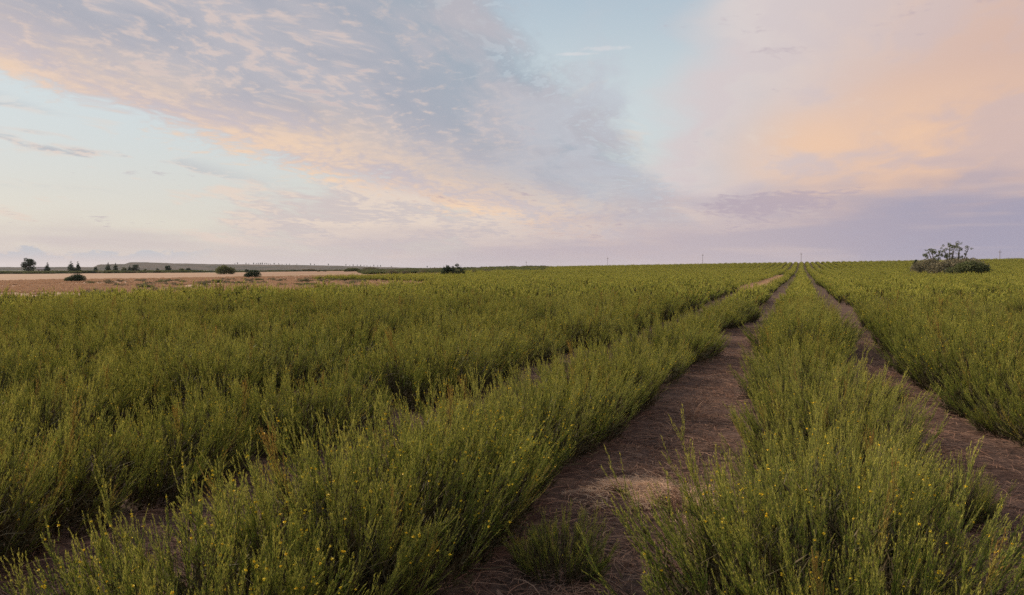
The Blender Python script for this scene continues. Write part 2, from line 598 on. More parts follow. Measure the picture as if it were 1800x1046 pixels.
def build_hills():
    m, q = new_mat("distant_scrub_hill")
    gp = q.n('ShaderNodeNewGeometry')
    x, y, z = q.xyz(S(q, gp.outputs['Position']))
    nz = q.noise(q.vec(x * 0.004, y * 0.004, z * 0.05), 1.0, 5, 0.65)
    cc = q.mix(q.smooth(nz, 0.38, 0.62), (0.055, 0.055, 0.045), (0.10, 0.082, 0.070))
    p = q.n('ShaderNodeBsdfDiffuse'); q.put(p.inputs[0], cc)
    finish(m, q, p.outputs[0])
    pxs = np.arange(-300, 1201, 4)
    prof = [(-0.0, 0.0), (0.10, 0.35), (0.22, 0.62), (0.38, 0.86), (0.55, 1.0), (0.9, 1.0), (1.3, 0.5), (1.8, 0.0)]
    V = []
    for px in pxs:
        d = ray(px, 474)
        d = Vector((d.x, d.y, 0)).normalized()
        top = (474 - hill_top(px)) / FPX * HILL_R * 1.0 + CAM_H
        top += 1.5 * mnoise.noise((px * 0.05, 0, 0)) + 1.0 * mnoise.noise((px * 0.21, 3, 0))
        for a, h in prof:
            rr = HILL_R - 900 + a * 1640
            wob = 1 + 0.10 * mnoise.noise((px * 0.03, a * 3, 9)) * (1 if 0 < a < 0.5 else 0)
            V.append((d.x * rr, d.y * rr, -6 + (top + 6) * h * wob))
    k = len(prof)
    idx = np.arange(len(pxs) * k).reshape(len(pxs), k)
    f = np.stack([idx[:-1, :-1], idx[1:, :-1], idx[1:, 1:], idx[:-1, 1:]], -1).reshape(-1, 4)
    o = obj("hills", mesh_np("hills", np.array(V), f, [m], smooth=True))
    tag(o, kind="structure")


build_hills()


# ------------------------------------------------------------------ the rooibos bushes
def bush_parts(seed, n_main=70, h=0.86, spread=66, step=0.0022, nl=(0.011, 0.021), nw=0.0015, branch=16, twigs=800, core=7000, cw=(0.007, 0.05), flowers=20, rad=1.0, dry=0.10):
    rng = np.random.default_rng(seed)
    n = n_main
    th = rng.uniform(0, 2 * math.pi, n)
    uu = np.sqrt(rng.uniform(0.0, 1, n))
    tilt = np.radians(spread * 0.56) * np.clip(uu + rng.normal(0, 0.12, n), 0.02, 1.2)
    L = h * rng.uniform(0.82, 1.10, n) * (1.04 - 0.44 * uu ** 2)
    L *= 1 + 0.16 * np.sin(th * 2 + rng.uniform(0, 6)) + 0.10 * np.sin(th * 3 + rng.uniform(0, 6))
    L *= np.where(rng.uniform(size=n) < 0.13, rng.uniform(1.12, 1.34, n), 1.0)
    K = 7
    s = np.linspace(0, 1, K)
    tl = tilt[:, None] * (1.18 - 0.62 * s[None, :]) + rng.normal(0, 0.06, (n, K))
    tt = th[:, None] + rng.normal(0, 0.10, (n, K)).cumsum(1) * 0.6
    dirs = np.stack([np.sin(tl) * np.cos(tt), np.sin(tl) * np.sin(tt), np.cos(tl)], -1)
    seg = (L / (K - 1))[:, None, None]
    base = np.stack([np.cos(th) * (0.02 + 0.34 * uu), np.sin(th) * (0.02 + 0.34 * uu), np.full(n, -0.04)], -1)
    P = base[:, None, :] + np.concatenate([np.zeros((n, 1, 3)), np.cumsum(dirs[:, :-1] * seg, 1)], 1)
    rr = 0.0026 * rad * (1 - 0.72 * s)[None, :] * rng.uniform(0.7, 1.2, n)[:, None]
    sv, sf = tubes(P, rr)
    # side shoots
    m = n * branch
    own = np.repeat(np.arange(n), branch)
    at = 0.24 + 0.74 * rng.uniform(0, 1, m) ** 0.65
    fi = at * (K - 1)
    i0 = np.minimum(fi.astype(int), K - 2)
    fr = (fi - i0)[:, None]
    b0 = P[own, i0] * (1 - fr) + P[own, i0 + 1] * fr
    bt = dirs[own, i0]
    q = rand_perp(bt, rng)
    a0 = np.radians(rng.uniform(5, 19, m))[:, None]
    bd = bt * np.cos(a0) + q * np.sin(a0)
    bl = h * rng.uniform(0.12, 0.34, m) * (1.2 - 0.5 * at)
    KB = 4
    sb = np.linspace(0, 1, KB)
    upv = np.array([0, 0, 1.0])
    bdirs = bd[:, None, :] * (1 - 0.35 * sb[None, :, None]) + (bt[:, None, :] * 0.6 + upv * 0.4) * (0.55 * sb[None, :, None])
    bdirs += rng.normal(0, 0.06, bdirs.shape)
    bdirs /= np.linalg.norm(bdirs, axis=2, keepdims=True)
    BP = b0[:, None, :] + np.concatenate([np.zeros((m, 1, 3)), np.cumsum(bdirs[:, :-1] * (bl / (KB - 1))[:, None, None], 1)], 1)
    br = 0.0012 * rad * (1 - 0.6 * sb)[None, :] * np.ones((m, 1))
    bv, bf = tubes(BP, br)
    stems_v = np.concatenate([sv, bv]); stems_f = np.concatenate([sf, bf + len(sv)])
    if twigs:                       # dense dead wood inside
        wo = rng.integers(0, n, twigs)
        wi = rng.integers(0, 4, twigs)
        w0 = P[wo, wi]
        wd = dirs[wo, wi] * 0.7 + rng.normal(0, 0.45, (twigs, 3))
        wd /= np.linalg.norm(wd, axis=1, keepdims=True)
        wl = h * rng.uniform(0.12, 0.34, twigs)
        w1 = w0 + wd * wl[:, None] * 0.5
        w2 = w1 + (wd + rng.normal(0, 0.25, (twigs, 3))) * wl[:, None] * 0.5
        tv, tf = tubes(np.stack([w0, w1, w2], 1), np.tile(np.array([0.0022, 0.0017, 0.0008]) * rad, (twigs, 1)))
        stems_f = np.concatenate([stems_f, tf + len(stems_v)]); stems_v = np.concatenate([stems_v, tv])
    # needles along shoots and along the upper stems
    drystem = (rng.uniform(size=n) < dry).astype(float)

    def needles(paths, dr, lens, lo, own_ix):
        cnt = np.maximum(2, (lens * (1 - lo) / step).astype(int))
        ix = np.repeat(np.arange(len(paths)), cnt)
        t = lo + (1 - lo) * rng.uniform(0, 1, len(ix))
        k = paths.shape[1]
        f = t * (k - 1)
        j = np.minimum(f.astype(int), k - 2)
        w = (f - j)[:, None]
        p = paths[ix, j] * (1 - w) + paths[ix, j + 1] * w
        tg = paths[ix, j + 1] - paths[ix, j]
        tg /= np.linalg.norm(tg, axis=1, keepdims=True) + 1e-9
        q = rand_perp(tg, rng)
        a = np.radians(rng.uniform(6, 25, len(ix)))[:, None]
        d = tg * np.cos(a) + q * np.sin(a)
        ln = rng.uniform(nl[0], nl[1], len(ix))[:, None] * (1.1 - 0.35 * t[:, None])
        sd = rand_perp(d, rng) * (nw * 0.5)
        tip = p + d * ln
        v = np.stack([p + sd, tip, p - sd], 1).reshape(-1, 3)
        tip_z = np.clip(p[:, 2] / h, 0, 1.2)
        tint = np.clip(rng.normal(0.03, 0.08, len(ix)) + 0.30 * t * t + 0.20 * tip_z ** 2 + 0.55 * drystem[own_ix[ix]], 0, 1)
        return v, np.repeat(tint, 3)

    v1, t1 = needles(BP, bdirs, bl, 0.05, own)
    v2, t2 = needles(P, dirs, L, 0.48, np.arange(n))
    # dark brown blades added as dead foliage and wood, to deepen interior shade
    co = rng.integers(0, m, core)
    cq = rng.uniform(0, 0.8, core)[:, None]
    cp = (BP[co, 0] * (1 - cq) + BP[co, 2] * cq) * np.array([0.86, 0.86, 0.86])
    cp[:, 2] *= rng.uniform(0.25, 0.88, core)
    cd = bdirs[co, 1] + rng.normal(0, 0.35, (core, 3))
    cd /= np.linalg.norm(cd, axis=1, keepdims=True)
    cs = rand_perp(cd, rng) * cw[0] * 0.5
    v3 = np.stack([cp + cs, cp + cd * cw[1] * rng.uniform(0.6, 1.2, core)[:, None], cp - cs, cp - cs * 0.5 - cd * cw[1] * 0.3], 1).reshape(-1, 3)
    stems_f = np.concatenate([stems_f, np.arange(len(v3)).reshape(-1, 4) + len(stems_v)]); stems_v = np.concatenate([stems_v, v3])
    lv = np.concatenate([v1, v2]); lt = np.concatenate([t1, t2])
    lf = np.arange(len(lv)).reshape(-1, 3)
    # pea flowers near the tips
    fv, ff = np.zeros((0, 3)), np.zeros((0, 4), int)
    if flowers:
        cl = rng.integers(0, m, flowers)
        w = rng.uniform(0.45, 1.0, flowers)[:, None]
        c = BP[cl, 1] * (1 - w) + BP[cl, 3] * w
        hi = np.argsort(-c[:, 2])[:max(3, int(flowers * 0.85))]
        c = c[hi]
        k = len(c)
        sz = rng.uniform(0.005, 0.009, k)[:, None] * (1 if rad < 1.5 else 2.2)
        a = rng.normal(size=(k, 3)); a /= np.linalg.norm(a, axis=1, keepdims=True)
        b = rand_perp(a, rng)
        e = np.cross(a, b)
        pet = []
        for (p1, p2) in ((a, b), (b, e), (e, a)):
            pet.append(np.stack([c - p1 * sz * 0.4, c + p2 * sz * 0.8, c + p1 * sz, c - p2 * sz * 0.8], 1))
        fv = np.concatenate(pet, 1).reshape(-1, 3)
        ff = np.arange(len(fv)).reshape(-1, 4)
    return (stems_v, stems_f), (lv, lf, lt), (fv, ff)


def soil_rise(x, y):
    return ground(x, y)


BUSH = []          # near kinds: three meshes each
N_KIND = 8
for k in range(N_KIND):
    fl = (40, 48, 170, 32, 8, 50, 300, 46, 48, 0)[k]
    st, lf, fw = bush_parts(100 + k, n_main=(112, 100, 106, 118, 98, 112, 102, 108, 94, 104)[k], h=(0.76, 0.71, 0.79, 0.74, 0.69, 0.77, 0.82, 0.72, 0.76, 0.71)[k],
                            spread=(64, 70, 62, 68, 72, 66, 60, 70, 66, 68)[k], flowers=fl, dry=(0.02, 0.06, 0.02, 0.04, 0.03, 0.10, 0.02, 0.05, 0.01, 0.03)[k])
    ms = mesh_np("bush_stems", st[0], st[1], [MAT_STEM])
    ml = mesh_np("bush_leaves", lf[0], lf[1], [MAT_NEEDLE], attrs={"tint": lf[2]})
    mf = mesh_np("bush_flowers", fw[0], fw[1], [MAT_FLOWER]) if len(fw[1]) else None
    BUSH.append((ms, ml, mf, fl))

# where the crop stands
ROW_U = {0: 0.03, -1: -2.24, -2: -4.74, 1: 2.40, 2: 4.68}
PITCH_ROW = 2.26


def row_u(i):
    if i in ROW_U: return ROW_U[i]
    return (ROW_U[-2] + (i + 2) * PITCH_ROW) if i < 0 else (ROW_U[2] + (i - 2) * PITCH_ROW)


# corners of the crop's edge towards the dry land, as directions and distances
EDGE = [(-400, 52), (0, 55), (200, 54), (400, 53), (560, 54), (650, 57), (700, 61), (740, 70), (765, 95), (800, 150), (850, 400)]
SECOND = [(550, 132, 137), (600, 128, 146), (650, 121, 160), (700, 111, 172), (780, 96, 200), (860, 86, 300)]   # strip of crop beyond the dry corridor


def in_crop(x, y, px):
    r = math.hypot(x, y)
    e = float(np.interp(px, [a for a, b in EDGE], [b for a, b in EDGE]))
    wob = 2.0 * mnoise.noise((x * 0.15, y * 0.15, 0))
    if r < e + wob:
        ok = True
    else:
        ok = False
        if 545 < px < 862:
            lo = float(np.interp(px, [a[0] for a in SECOND], [a[1] for a in SECOND]))
            hi = float(np.interp(px, [a[0] for a in SECOND], [a[2] for a in SECOND]))
            ok = lo + wob < r < hi + 3 * wob
    if ok and 690 < px < 940:                      # a narrow cross track
        c = 77.0 - (px - 690) / 250.0 * 5.0
        if abs(r - c) < 1.7: ok = False
    if ok:                                          # thicket on the rise is not crop
        tx = 1680
        if abs(px - 1672) < 62 and 148 < r < 186: ok = False
    return ok


def vig_hole(x, y):
    return mnoise.noise((x * 0.55, y * 0.55, 31.0)) > 0.55


spots = []
rng = random.Random(7)
for i in range(-215, 100):
    u0 = row_u(i)
    v = -60.0 + rng.random()
    while v < 435:
        dist = math.hypot(u0, v)
        gapn = 0.72 if dist < 12 else 0.92 if dist < 60 else (0.98 if dist < 150 else 1.08)
        v += gapn * rng.uniform(0.72, 1.32)
        wander = 0.16 * mnoise.noise((v * 0.12, i * 3.1, 0)) + 0.20 * rng.uniform(-1, 1)
        if i in (0, -1) and 0 < v < 9: wander = wander * 0.35 + (0.14 if i == 0 else -0.04)   # the furrow between stays open
        x, y = uv_to_xy(u0 + wander, v)
        if y < 0.6: continue
        r = math.hypot(x, y)
        if (r < 2.4 and i != 0) or r > 428 + 30 * mnoise.noise((x * 0.06, y * 0.06, 5)) or r < 1.5: continue
        px, py, f = proj(x, y, ground(x, y) + 0.45)
        mg = 1413 * 0.75 / max(f, 0.5)
        if px < -mg or px > 1800 + mg: continue
        tpx, tpy, f = proj(x, y, ground(x, y) + 0.95)
        if tpy > 1046 + 25: continue
        if not in_crop(x, y, float(px)): continue
        if rng.random() < (0.0 if r < 9 else 0.03) or (r > 16 and vig_hole(x, y)): continue
        vig = 1.0 + 0.40 * mnoise.noise((x * 0.33, y * 0.33, 2.0)) + 0.42 * mnoise.noise((x * 0.7, y * 0.7, 7.0))
        spots.append((r, i, v, x, y, max(0.55 if r > 12 else 0.86, min(vig, 1.30 if r > 9 else 1.14)) * rng.uniform(0.84, 1.16 if r > 9 else 1.08) * (1.06 if r < 25 else 1.0)))
spots.sort()
NEAR, FAR = spots[:296], spots[296:]

ORD1 = "first second third fourth fifth sixth seventh eighth ninth tenth eleventh twelfth thirteenth fourteenth fifteenth sixteenth seventeenth eighteenth nineteenth twentieth".split()
TENS = {2: "twenty", 3: "thirty", 4: "forty", 5: "fifty", 6: "sixty"}


def ordinal(n):
    if n <= 20: return ORD1[n - 1]
    t, o = divmod(n, 10)
    if o == 0: return TENS[t][:-1] + "ieth"
    return TENS[t] + "-" + ORD1[o - 1]


def row_name(i):
    if i == 0: return "the middle row"
    return "the %s row %s of the middle row" % (ordinal(abs(i)), "left" if i < 0 else "right")


def plant_bush(kind, x, y, scale, rz, label, lean=0.0):
    ms, ml, mf, fl = BUSH[kind]
    t = empty("rooibos_bush", (x, y, soil_rise(x, y)), rz, scale)
    t.rotation_euler = (lean * 0.5, lean, rz)
    wide = 1.10 if math.hypot(x, y) < 9 else 1.18
    t.scale = (scale * wide, scale * wide, scale * 0.87)
    tag(t, label, "bush", "rooibos bushes planted in rows")
    tag(obj("stems", ms, t), kind="stuff")
    tag(obj("leaves", ml, t), kind="stuff")
    if mf: tag(obj("flowers", mf, t), kind="stuff")
    return t


count = {}
for (r, i, v, x, y, vig) in sorted(NEAR, key=lambda s: (s[1], s[2])):
    count[i] = count.get(i, 0) + 1
    kind = rng.randrange(N_KIND)
    if i == -1 and 3.5 < v < 7.5: kind = 6 if count[i] % 2 else 2        # the thickly flowering stretch
    if i == 0 and v < 2.6: kind = (0, 3, 7)[count[i] % 3]
    fl = BUSH[kind][3]
    look = "thickly yellow-flowered" if fl >= 150 else ("yellow-flecked" if fl >= 45 else ("lightly flowering" if fl >= 30 else "sparsely flowering"))
    plant_bush(kind, x, y, vig, rng.uniform(0, 6.28), "%s rooibos bush, %s along %s" % (look, ordinal(count[i]), row_name(i)), rng.uniform(-0.06, 0.06))
for (px, py, sc, kd, lab) in ((985, 1010, 0.46, 3, "small young rooibos bush on the bare strip beside the pale straw mat"),
                              (1665, 915, 0.52, 0, "small young rooibos bush at the edge of the dirt strip right of the middle row"),
                              (1555, 705, 0.40, 7, "low sprig of rooibos alone on the dirt strip right of the middle row")):
    p = on_ground(px, py)
    plant_bush(kd, p.x, p.y, sc, 1.0, lab)


# ------------------------------------------------------------------ instancing for masses too many to count
def scatter(name, protos, pts, rots, scales, kinds):
    """One object of kind stuff: prototypes set on points by geometry nodes."""
    coll = bpy.data.collections.new(name + "_kinds")
    for k, me in enumerate(protos):
        o = bpy.data.objects.new("%s_kind_%02d" % (name, k), me)
        coll.objects.link(o)
    me = bpy.data.meshes.new(name)
    me.vertices.add(len(pts))
    me.vertices.foreach_set("co", np.asarray(pts, np.float32).ravel())
    for nm, ty, dat, key in (("rot", 'FLOAT_VECTOR', rots, "vector"), ("size", 'FLOAT_VECTOR', scales, "vector"), ("pick", 'INT', kinds, "value")):
        a = me.attributes.new(nm, ty, 'POINT')
        a.data.foreach_set(key, np.asarray(dat, np.int32 if ty == 'INT' else np.float32).ravel())
    o = obj(name, me)
    tree = bpy.data.node_groups.new(name + "_nodes", 'GeometryNodeTree')
    tree.interface.new_socket("Geometry", in_out='INPUT', socket_type='NodeSocketGeometry')
    tree.interface.new_socket("Geometry", in_out='OUTPUT', socket_type='NodeSocketGeometry')
    N, Lk = tree.nodes, tree.links
    gi, go = N.new('NodeGroupInput'), N.new('NodeGroupOutput')
    ci = N.new('GeometryNodeCollectionInfo')
    ci.inputs['Collection'].default_value = coll
    ci.inputs['Separate Children'].default_value = True
    ci.inputs['Reset Children'].default_value = True
    ip = N.new('GeometryNodeInstanceOnPoints')
    ip.inputs['Pick Instance'].default_value = True

    def named(nm, ty):
        q = N.new('GeometryNodeInputNamedAttribute'); q.data_type = ty
        q.inputs['Name'].default_value = nm
        return q.outputs['Attribute']
    Lk.new(gi.outputs[0], ip.inputs['Points'])
    Lk.new(ci.outputs[0], ip.inputs['Instance'])
    Lk.new(named("pick", 'INT'), ip.inputs['Instance Index'])
    e2r = N.new('FunctionNodeEulerToRotation')
    Lk.new(named("rot", 'FLOAT_VECTOR'), e2r.inputs[0])
    Lk.new(e2r.outputs[0], ip.inputs['Rotation'])
    Lk.new(named("size", 'FLOAT_VECTOR'), ip.inputs['Scale'])
    Lk.new(ip.outputs[0], go.inputs[0])
    md = o.modifiers.new("scatter", 'NODES')
    md.node_group = tree
    return o


FAR_BUSH = []
for k in range(8):
    st, lf, fw = bush_parts(300 + k, n_main=30, h=(0.76, 0.71, 0.79, 0.74, 0.69, 0.77, 0.81, 0.72)[k], spread=(64, 70, 62, 68, 72, 66, 60, 70)[k], step=0.026,
                            nl=(0.05, 0.085), nw=0.013, branch=11, twigs=30, core=420, cw=(0.03, 0.16), flowers=(0, 10, 26, 0, 8, 0, 40, 4)[k], rad=1.8, dry=0.04)
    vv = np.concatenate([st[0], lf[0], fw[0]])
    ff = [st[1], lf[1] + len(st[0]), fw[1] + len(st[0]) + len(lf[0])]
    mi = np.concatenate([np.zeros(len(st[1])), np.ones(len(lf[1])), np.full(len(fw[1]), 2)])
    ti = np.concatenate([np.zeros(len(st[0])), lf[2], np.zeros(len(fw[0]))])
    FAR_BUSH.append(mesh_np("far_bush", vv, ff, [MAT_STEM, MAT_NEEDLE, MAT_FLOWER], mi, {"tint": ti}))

pr = random.Random(3)
pts, rots, scs, kds = [], [], [], []
for (r, i, v, x, y, vig) in FAR:
    pts.append((x, y, ground(x, y)))
    rots.append((pr.uniform(-.06, .06), pr.uniform(-.06, .06), pr.uniform(0, 6.28)))
    if i == -1 and 46 < v < 150: vig *= 0.70          # stunted plants beside the grassy strip
    w = vig * 1.0
    scs.append((w * 1.06, w * 1.06, vig * 0.84))
    kds.append(pr.randrange(8))
o = scatter("rooibos_field", FAR_BUSH, pts, rots, scs, kds)
tag(o, "green rows of rooibos bushes running away to the crest", "crop", kind="stuff")
print("bushes near", len(NEAR), "far", len(FAR), "reach of the near ones", NEAR[-1][0])


# ------------------------------------------------------------------ dry litter on the bare strips
def strands(n, area, zf, ln, wd, lift, seed, curl=0.5, kill=None):
    """Thin bent dry twigs lying about; area gives x, y."""
    rg = np.random.default_rng(seed)
    xy = area(rg, n)
    n = len(xy)
    z = zf(xy)
    th = rg.uniform(0, 2 * math.pi, n)
    l = rg.uniform(ln[0], ln[1], n)
    el_ = np.abs(rg.normal(0, lift, n))
    K = 4
    s = np.linspace(0, 1, K)
    bend = rg.normal(0, curl, n)
    tt = th[:, None] + bend[:, None] * s[None, :]
    P = np.zeros((n, K, 3))
    P[:, 0, 0], P[:, 0, 1], P[:, 0, 2] = xy[:, 0], xy[:, 1], z + rg.uniform(0.001, 0.02, n)
    for k in range(1, K):
        st = (l / (K - 1))
        e = el_ * (1 - 1.2 * s[k])
        P[:, k, 0] = P[:, k - 1, 0] + np.cos(tt[:, k]) * np.cos(e) * st
        P[:, k, 1] = P[:, k - 1, 1] + np.sin(tt[:, k]) * np.cos(e) * st
        P[:, k, 2] = P[:, k - 1, 2] + np.sin(e) * st
    side = np.stack([-np.sin(th), np.cos(th), rg.normal(0, 0.5, n)], -1)
    side /= np.linalg.norm(side, axis=1, keepdims=True)
    w = rg.uniform(wd[0], wd[1], n)[:, None] * 0.5
    A = P + (side * w)[:, None, :]
    B = P - (side * w)[:, None, :]
    v = np.stack([A, B], 2).reshape(-1, 3)
    idx = np.arange(n * K * 2).reshape(n, K, 2)
    f = np.stack([idx[:, :-1, 0], idx[:, :-1, 1], idx[:, 1:, 1], idx[:, 1:, 0]], -1).reshape(-1, 4)
    tint = np.repeat(np.clip(rg.normal(0.45, 0.28, n), 0, 1), K * 2)
    return v, f, tint


def rough_z(xy):
    out = height(xy[:, 0], xy[:, 1])
    for i, (a, b) in enumerate(xy):
        out[i] += 0.045 * mnoise.noise((a * 1.3, b * 1.3, 0)) + 0.025 * mnoise.noise((a * 4.1, b * 4.1, 5))
    return out


def strip_area(rg, n):
    v = 1.2 + 24 * rg.uniform(0, 1, n) ** 1.6
    which = rg.integers(0, 4, n)
    c = np.array([-1.08, 1.18, -3.5, 3.5])[which]
    u = c + rg.normal(0, 0.42, n)
    v = np.where(which >= 2, v + 1.0, v)
    x, y = uv_to_xy(u, v)
    return np.stack([x, y], 1)


v, f, t = strands(80000, strip_area, rough_z, (0.05, 0.24), (0.002, 0.0052), 0.30, 11, 0.9)
tag(obj("plant_litter", mesh_np("plant_litter", v, f, [MAT_LITTER], attrs={"tint": t})),
    "brown dry twigs and stalks littering the bare strips between rows", "litter", kind="stuff")

# crumbled clods and small stones
def clods(n, seed):
    rg = np.random.default_rng(seed)
    xy = strip_area(rg, n)
    z = rough_z(xy)
    sz = rg.uniform(0.004, 0.013, n) * np.where(rg.uniform(size=n) < 0.08, 2.0, 1.0)
    base = np.array([(1, 0, 0), (-1, 0, 0), (0, 1, 0), (0, -1, 0), (0, 0, 1), (0, 0, -1)], float)
    v = base[None] * sz[:, None, None] * rg.uniform(0.6, 1.3, (n, 6, 3)) + rg.normal(0, 0.25, (n, 6, 3)) * sz[:, None, None]
    v += np.stack([xy[:, 0], xy[:, 1], z + sz * 0.3], -1)[:, None, :]
    f0 = np.array([(0, 2, 4), (2, 1, 4), (1, 3, 4), (3, 0, 4), (2, 0, 5), (1, 2, 5), (3, 1, 5), (0, 3, 5)])
    f = (np.arange(n)[:, None, None] * 6 + f0[None]).reshape(-1, 3)
    return v.reshape(-1, 3), f


v, f = clods(9000, 77)
tag(obj("soil_clods", mesh_np("soil_clods", v, f, [plain_mat("clod_soil", (0.20, 0.135, 0.105), 0.95, 0.5, 3.0)])),
    "crumbled soil clods strewn over the bare strips between rows", "soil", kind="stuff")


# mat of pale cut straw
def ground_rough(a, b):
    return ground(a, b) + 0.045 * mnoise.noise((a * 1.3, b * 1.3, 0)) + 0.025 * mnoise.noise((a * 4.1, b * 4.1, 5))


sp = on_ground(1138, 880)


def mat_area(rg, n):
    p = np.stack([rg.normal(0, 0.22, n * 3), rg.normal(0, 0.22, n * 3)], 1)
    k = np.array([mnoise.noise((a * 3.4 + 5.2, c * 3.4, 3)) + 0.5 * mnoise.noise((a * 9, c * 9, 8)) for a, c in p])
    rr = np.hypot(p[:, 0], p[:, 1])
    return p[(k + 0.30 - rr * 0.55) > rg.uniform(0, 0.35, n * 3)][:n]


def mat_z(xy):
    b = np.array([mnoise.noise((a * 6, c * 6, 3)) for a, c in xy])
    rg = np.random.default_rng(5)
    top = 0.045 * np.exp(-((xy[:, 0] / 0.42) ** 2 + (xy[:, 1] / 0.42) ** 2)) * (1 + 0.9 * b) + 0.02
    w = np.array([ground_rough(sp.x + a, sp.y + c) - sp.z for a, c in xy])
    return w + np.maximum(top, 0.0) * rg.uniform(0.3, 1.0, len(xy))


v, f, t = strands(5200, mat_area, mat_z, (0.04, 0.15), (0.0018, 0.0042), 0.40, 12, 1.2)
so = obj("straw_mat", mesh_np("straw_mat", v, f, [MAT_PALE_LITTER], attrs={"tint": t * 0.8}), None, sp)
tag(so, "mat of pale cut straw on the bare strip left of the middle row", "straw")


# pale dry grass along one strip further up
def tuft_mesh(seed, n=46, h=0.34, spread=0.20, w=0.006):
    rg = np.random.default_rng(seed)
    a = rg.uniform(0, 2 * math.pi, n)
    lean = rg.uniform(0, 0.75, n)
    l = h * rg.uniform(0.5, 1.1, n)
    b0 = np.stack([np.cos(a) * spread * 0.3 * rg.uniform(0, 1, n), np.sin(a) * spread * 0.3 * rg.uniform(0, 1, n), np.full(n, -0.02)], -1)
    dirv = np.stack([np.cos(a) * np.sin(lean), np.sin(a) * np.sin(lean), np.cos(lean)], -1)
    drop = np.stack([np.cos(a), np.sin(a), -0.6 * np.ones(n)], -1)
    p1 = b0 + dirv * (l * 0.6)[:, None]
    p2 = p1 + (dirv * 0.75 + drop * 0.30) * (l * 0.4)[:, None]
    sd = np.stack([-np.sin(a), np.cos(a), np.zeros(n)], -1) * w * 0.5
    v = np.stack([b0 - sd, b0 + sd, p1 + sd, p1 - sd, p2 + sd * 0.3, p2 - sd * 0.3], 1).reshape(-1, 3)
    i = np.arange(n)[:, None] * 6
    f = np.concatenate([i + np.array([[0, 1, 2, 3]]), i + np.array([[3, 2, 4, 5]])])
    return v, f, np.repeat(np.clip(rg.normal(0.35, 0.25, n), 0, 1), 6)


TUFT = []
for k in range(4):
    v, f, t = tuft_mesh(40 + k, 44, 0.40, 0.34, 0.016)
    TUFT.append(mesh_np("dry_tuft", v, f, [MAT_STRAW], attrs={"tint": t}))
pr = random.Random(12)
pts, rots, scs, kds = [], [], [], []
for _ in range(26000):
    px = pr.uniform(-40, 840)
    r = 52 + 190 * pr.random() ** 1.7
    d = ray(px, 474)
    x, y = d.x * r, d.y * r
    if in_crop(x, y, px): continue
    u, vv = xy_to_uv(x, y)
    nz = mnoise.noise((x * 0.10, y * 0.10, 4.0)) + 0.5 * mnoise.noise((x * 0.5, y * 0.5, 1.0))
    if nz < -0.10: continue
    pts.append((x, y, ground(x, y)))
    rots.append((0, 0, pr.uniform(0, 6.28)))
    q = pr.uniform(0.6, 1.3) * (0.75 + 0.6 * max(nz, 0))
    scs.append((q * 1.3, q * 1.3, q))
    kds.append(pr.randrange(4))
tag(scatter("dry_grass", TUFT, pts, rots, scs, kds), "pale pinkish dry grass on the open land beyond the crop", "dry grass", kind="stuff")

pts, rots, scs, kds = [], [], [], []
for _ in range(2600):
    u = (row_u(-1) + row_u(-2)) / 2 + pr.gauss(0, 0.28) + 0.1
    vv = pr.uniform(56, 145)
    x, y = uv_to_xy(u, vv)
    pts.append((x, y, ground(x, y))); rots.append((0, 0, pr.uniform(0, 6.28)))
    q = pr.uniform(0.9, 1.6); scs.append((q, q, q)); kds.append(pr.randrange(4))
tag(scatter("dry_grass_strip", TUFT, pts, rots, scs, kds), "pale dry grass filling one strip between the rows uphill", "dry grass", kind="stuff")

WEED = []
for k in range(2):
    v, f, t = tuft_mesh(60 + k, 60, 0.30, 0.22, 0.0035)
    WEED.append(mesh_np("weed_blades", v, f, [MAT_LITTER], attrs={"tint": t}))
for k, (px, py, q, lab) in enumerate(((1196, 905, 1.0, "dry brown weed tuft at the edge of the pale straw mat"),
                                      (1545, 690, 1.2, "reddish dry weed tuft beside the low sprig of rooibos"),
                                      (1215, 740, 1.1, "dry brown weed tuft on the strip left of the middle row, beyond the straw mat"))):
    p = on_ground(px, py)
    o = obj("dry_weed", WEED[k % 2], None, p)
    o.scale = (q, q, q)
    tag(o, lab, "weed", "dry weeds on the bare strips")


# ------------------------------------------------------------------ trees and shrubs
def crown(lobes, n, leaf, seed, shell=0.55, mat=None, cone=False):
    rg = np.random.default_rng(seed)
    vol = np.array([l[3] * l[4] * l[5] for l in lobes]) ** 0.8
    ix = rg.choice(len(lobes), n, p=vol / vol.sum())
    Lb = np.array(lobes)[ix]
    d = rg.normal(size=(n, 3)); d /= np.linalg.norm(d, axis=1, keepdims=True)
    q = rg.uniform(0, 1, n) ** (1 / 3.0)
    q = shell + (1 - shell) * q
    q *= 1 + 0.16 * np.sin(d[:, 0] * 5 + ix) * np.sin(d[:, 1] * 6 + d[:, 2] * 5 + ix * 2)
    q *= rg.uniform(0.86, 1.10, n)
    p = Lb[:, :3] + d * q[:, None] * Lb[:, 3:6]
    if cone:
        pass
    a = rg.normal(size=(n, 3)); a /= np.linalg.norm(a, axis=1, keepdims=True)
    b = rand_perp(a, rg)
    sz = leaf * rg.uniform(0.6, 1.35, n)[:, None]
    v = np.stack([p - a * sz, p + b * sz * 0.55, p + a * sz, p - b * sz * 0.55], 1).reshape(-1, 3)
    t = np.repeat(np.clip(rg.normal(0.22, 0.2, n), 0, 1), 4)
    return v, np.arange(n * 4).reshape(-1, 4), t


def limbs(paths, r0, seed=0):
    """Tapered trunk and limbs: each path a list of points."""
    V, F, off = [], [], 0
    for p, ra in zip(paths, r0):
        p = np.array(p, float)[None]
        k = p.shape[1]
        v, f = tubes(p, (ra * np.linspace(1, 0.35, k))[None], 7)
        V.append(v); F.append(f + off); off += len(v)
    return np.concatenate(V), np.concatenate(F)


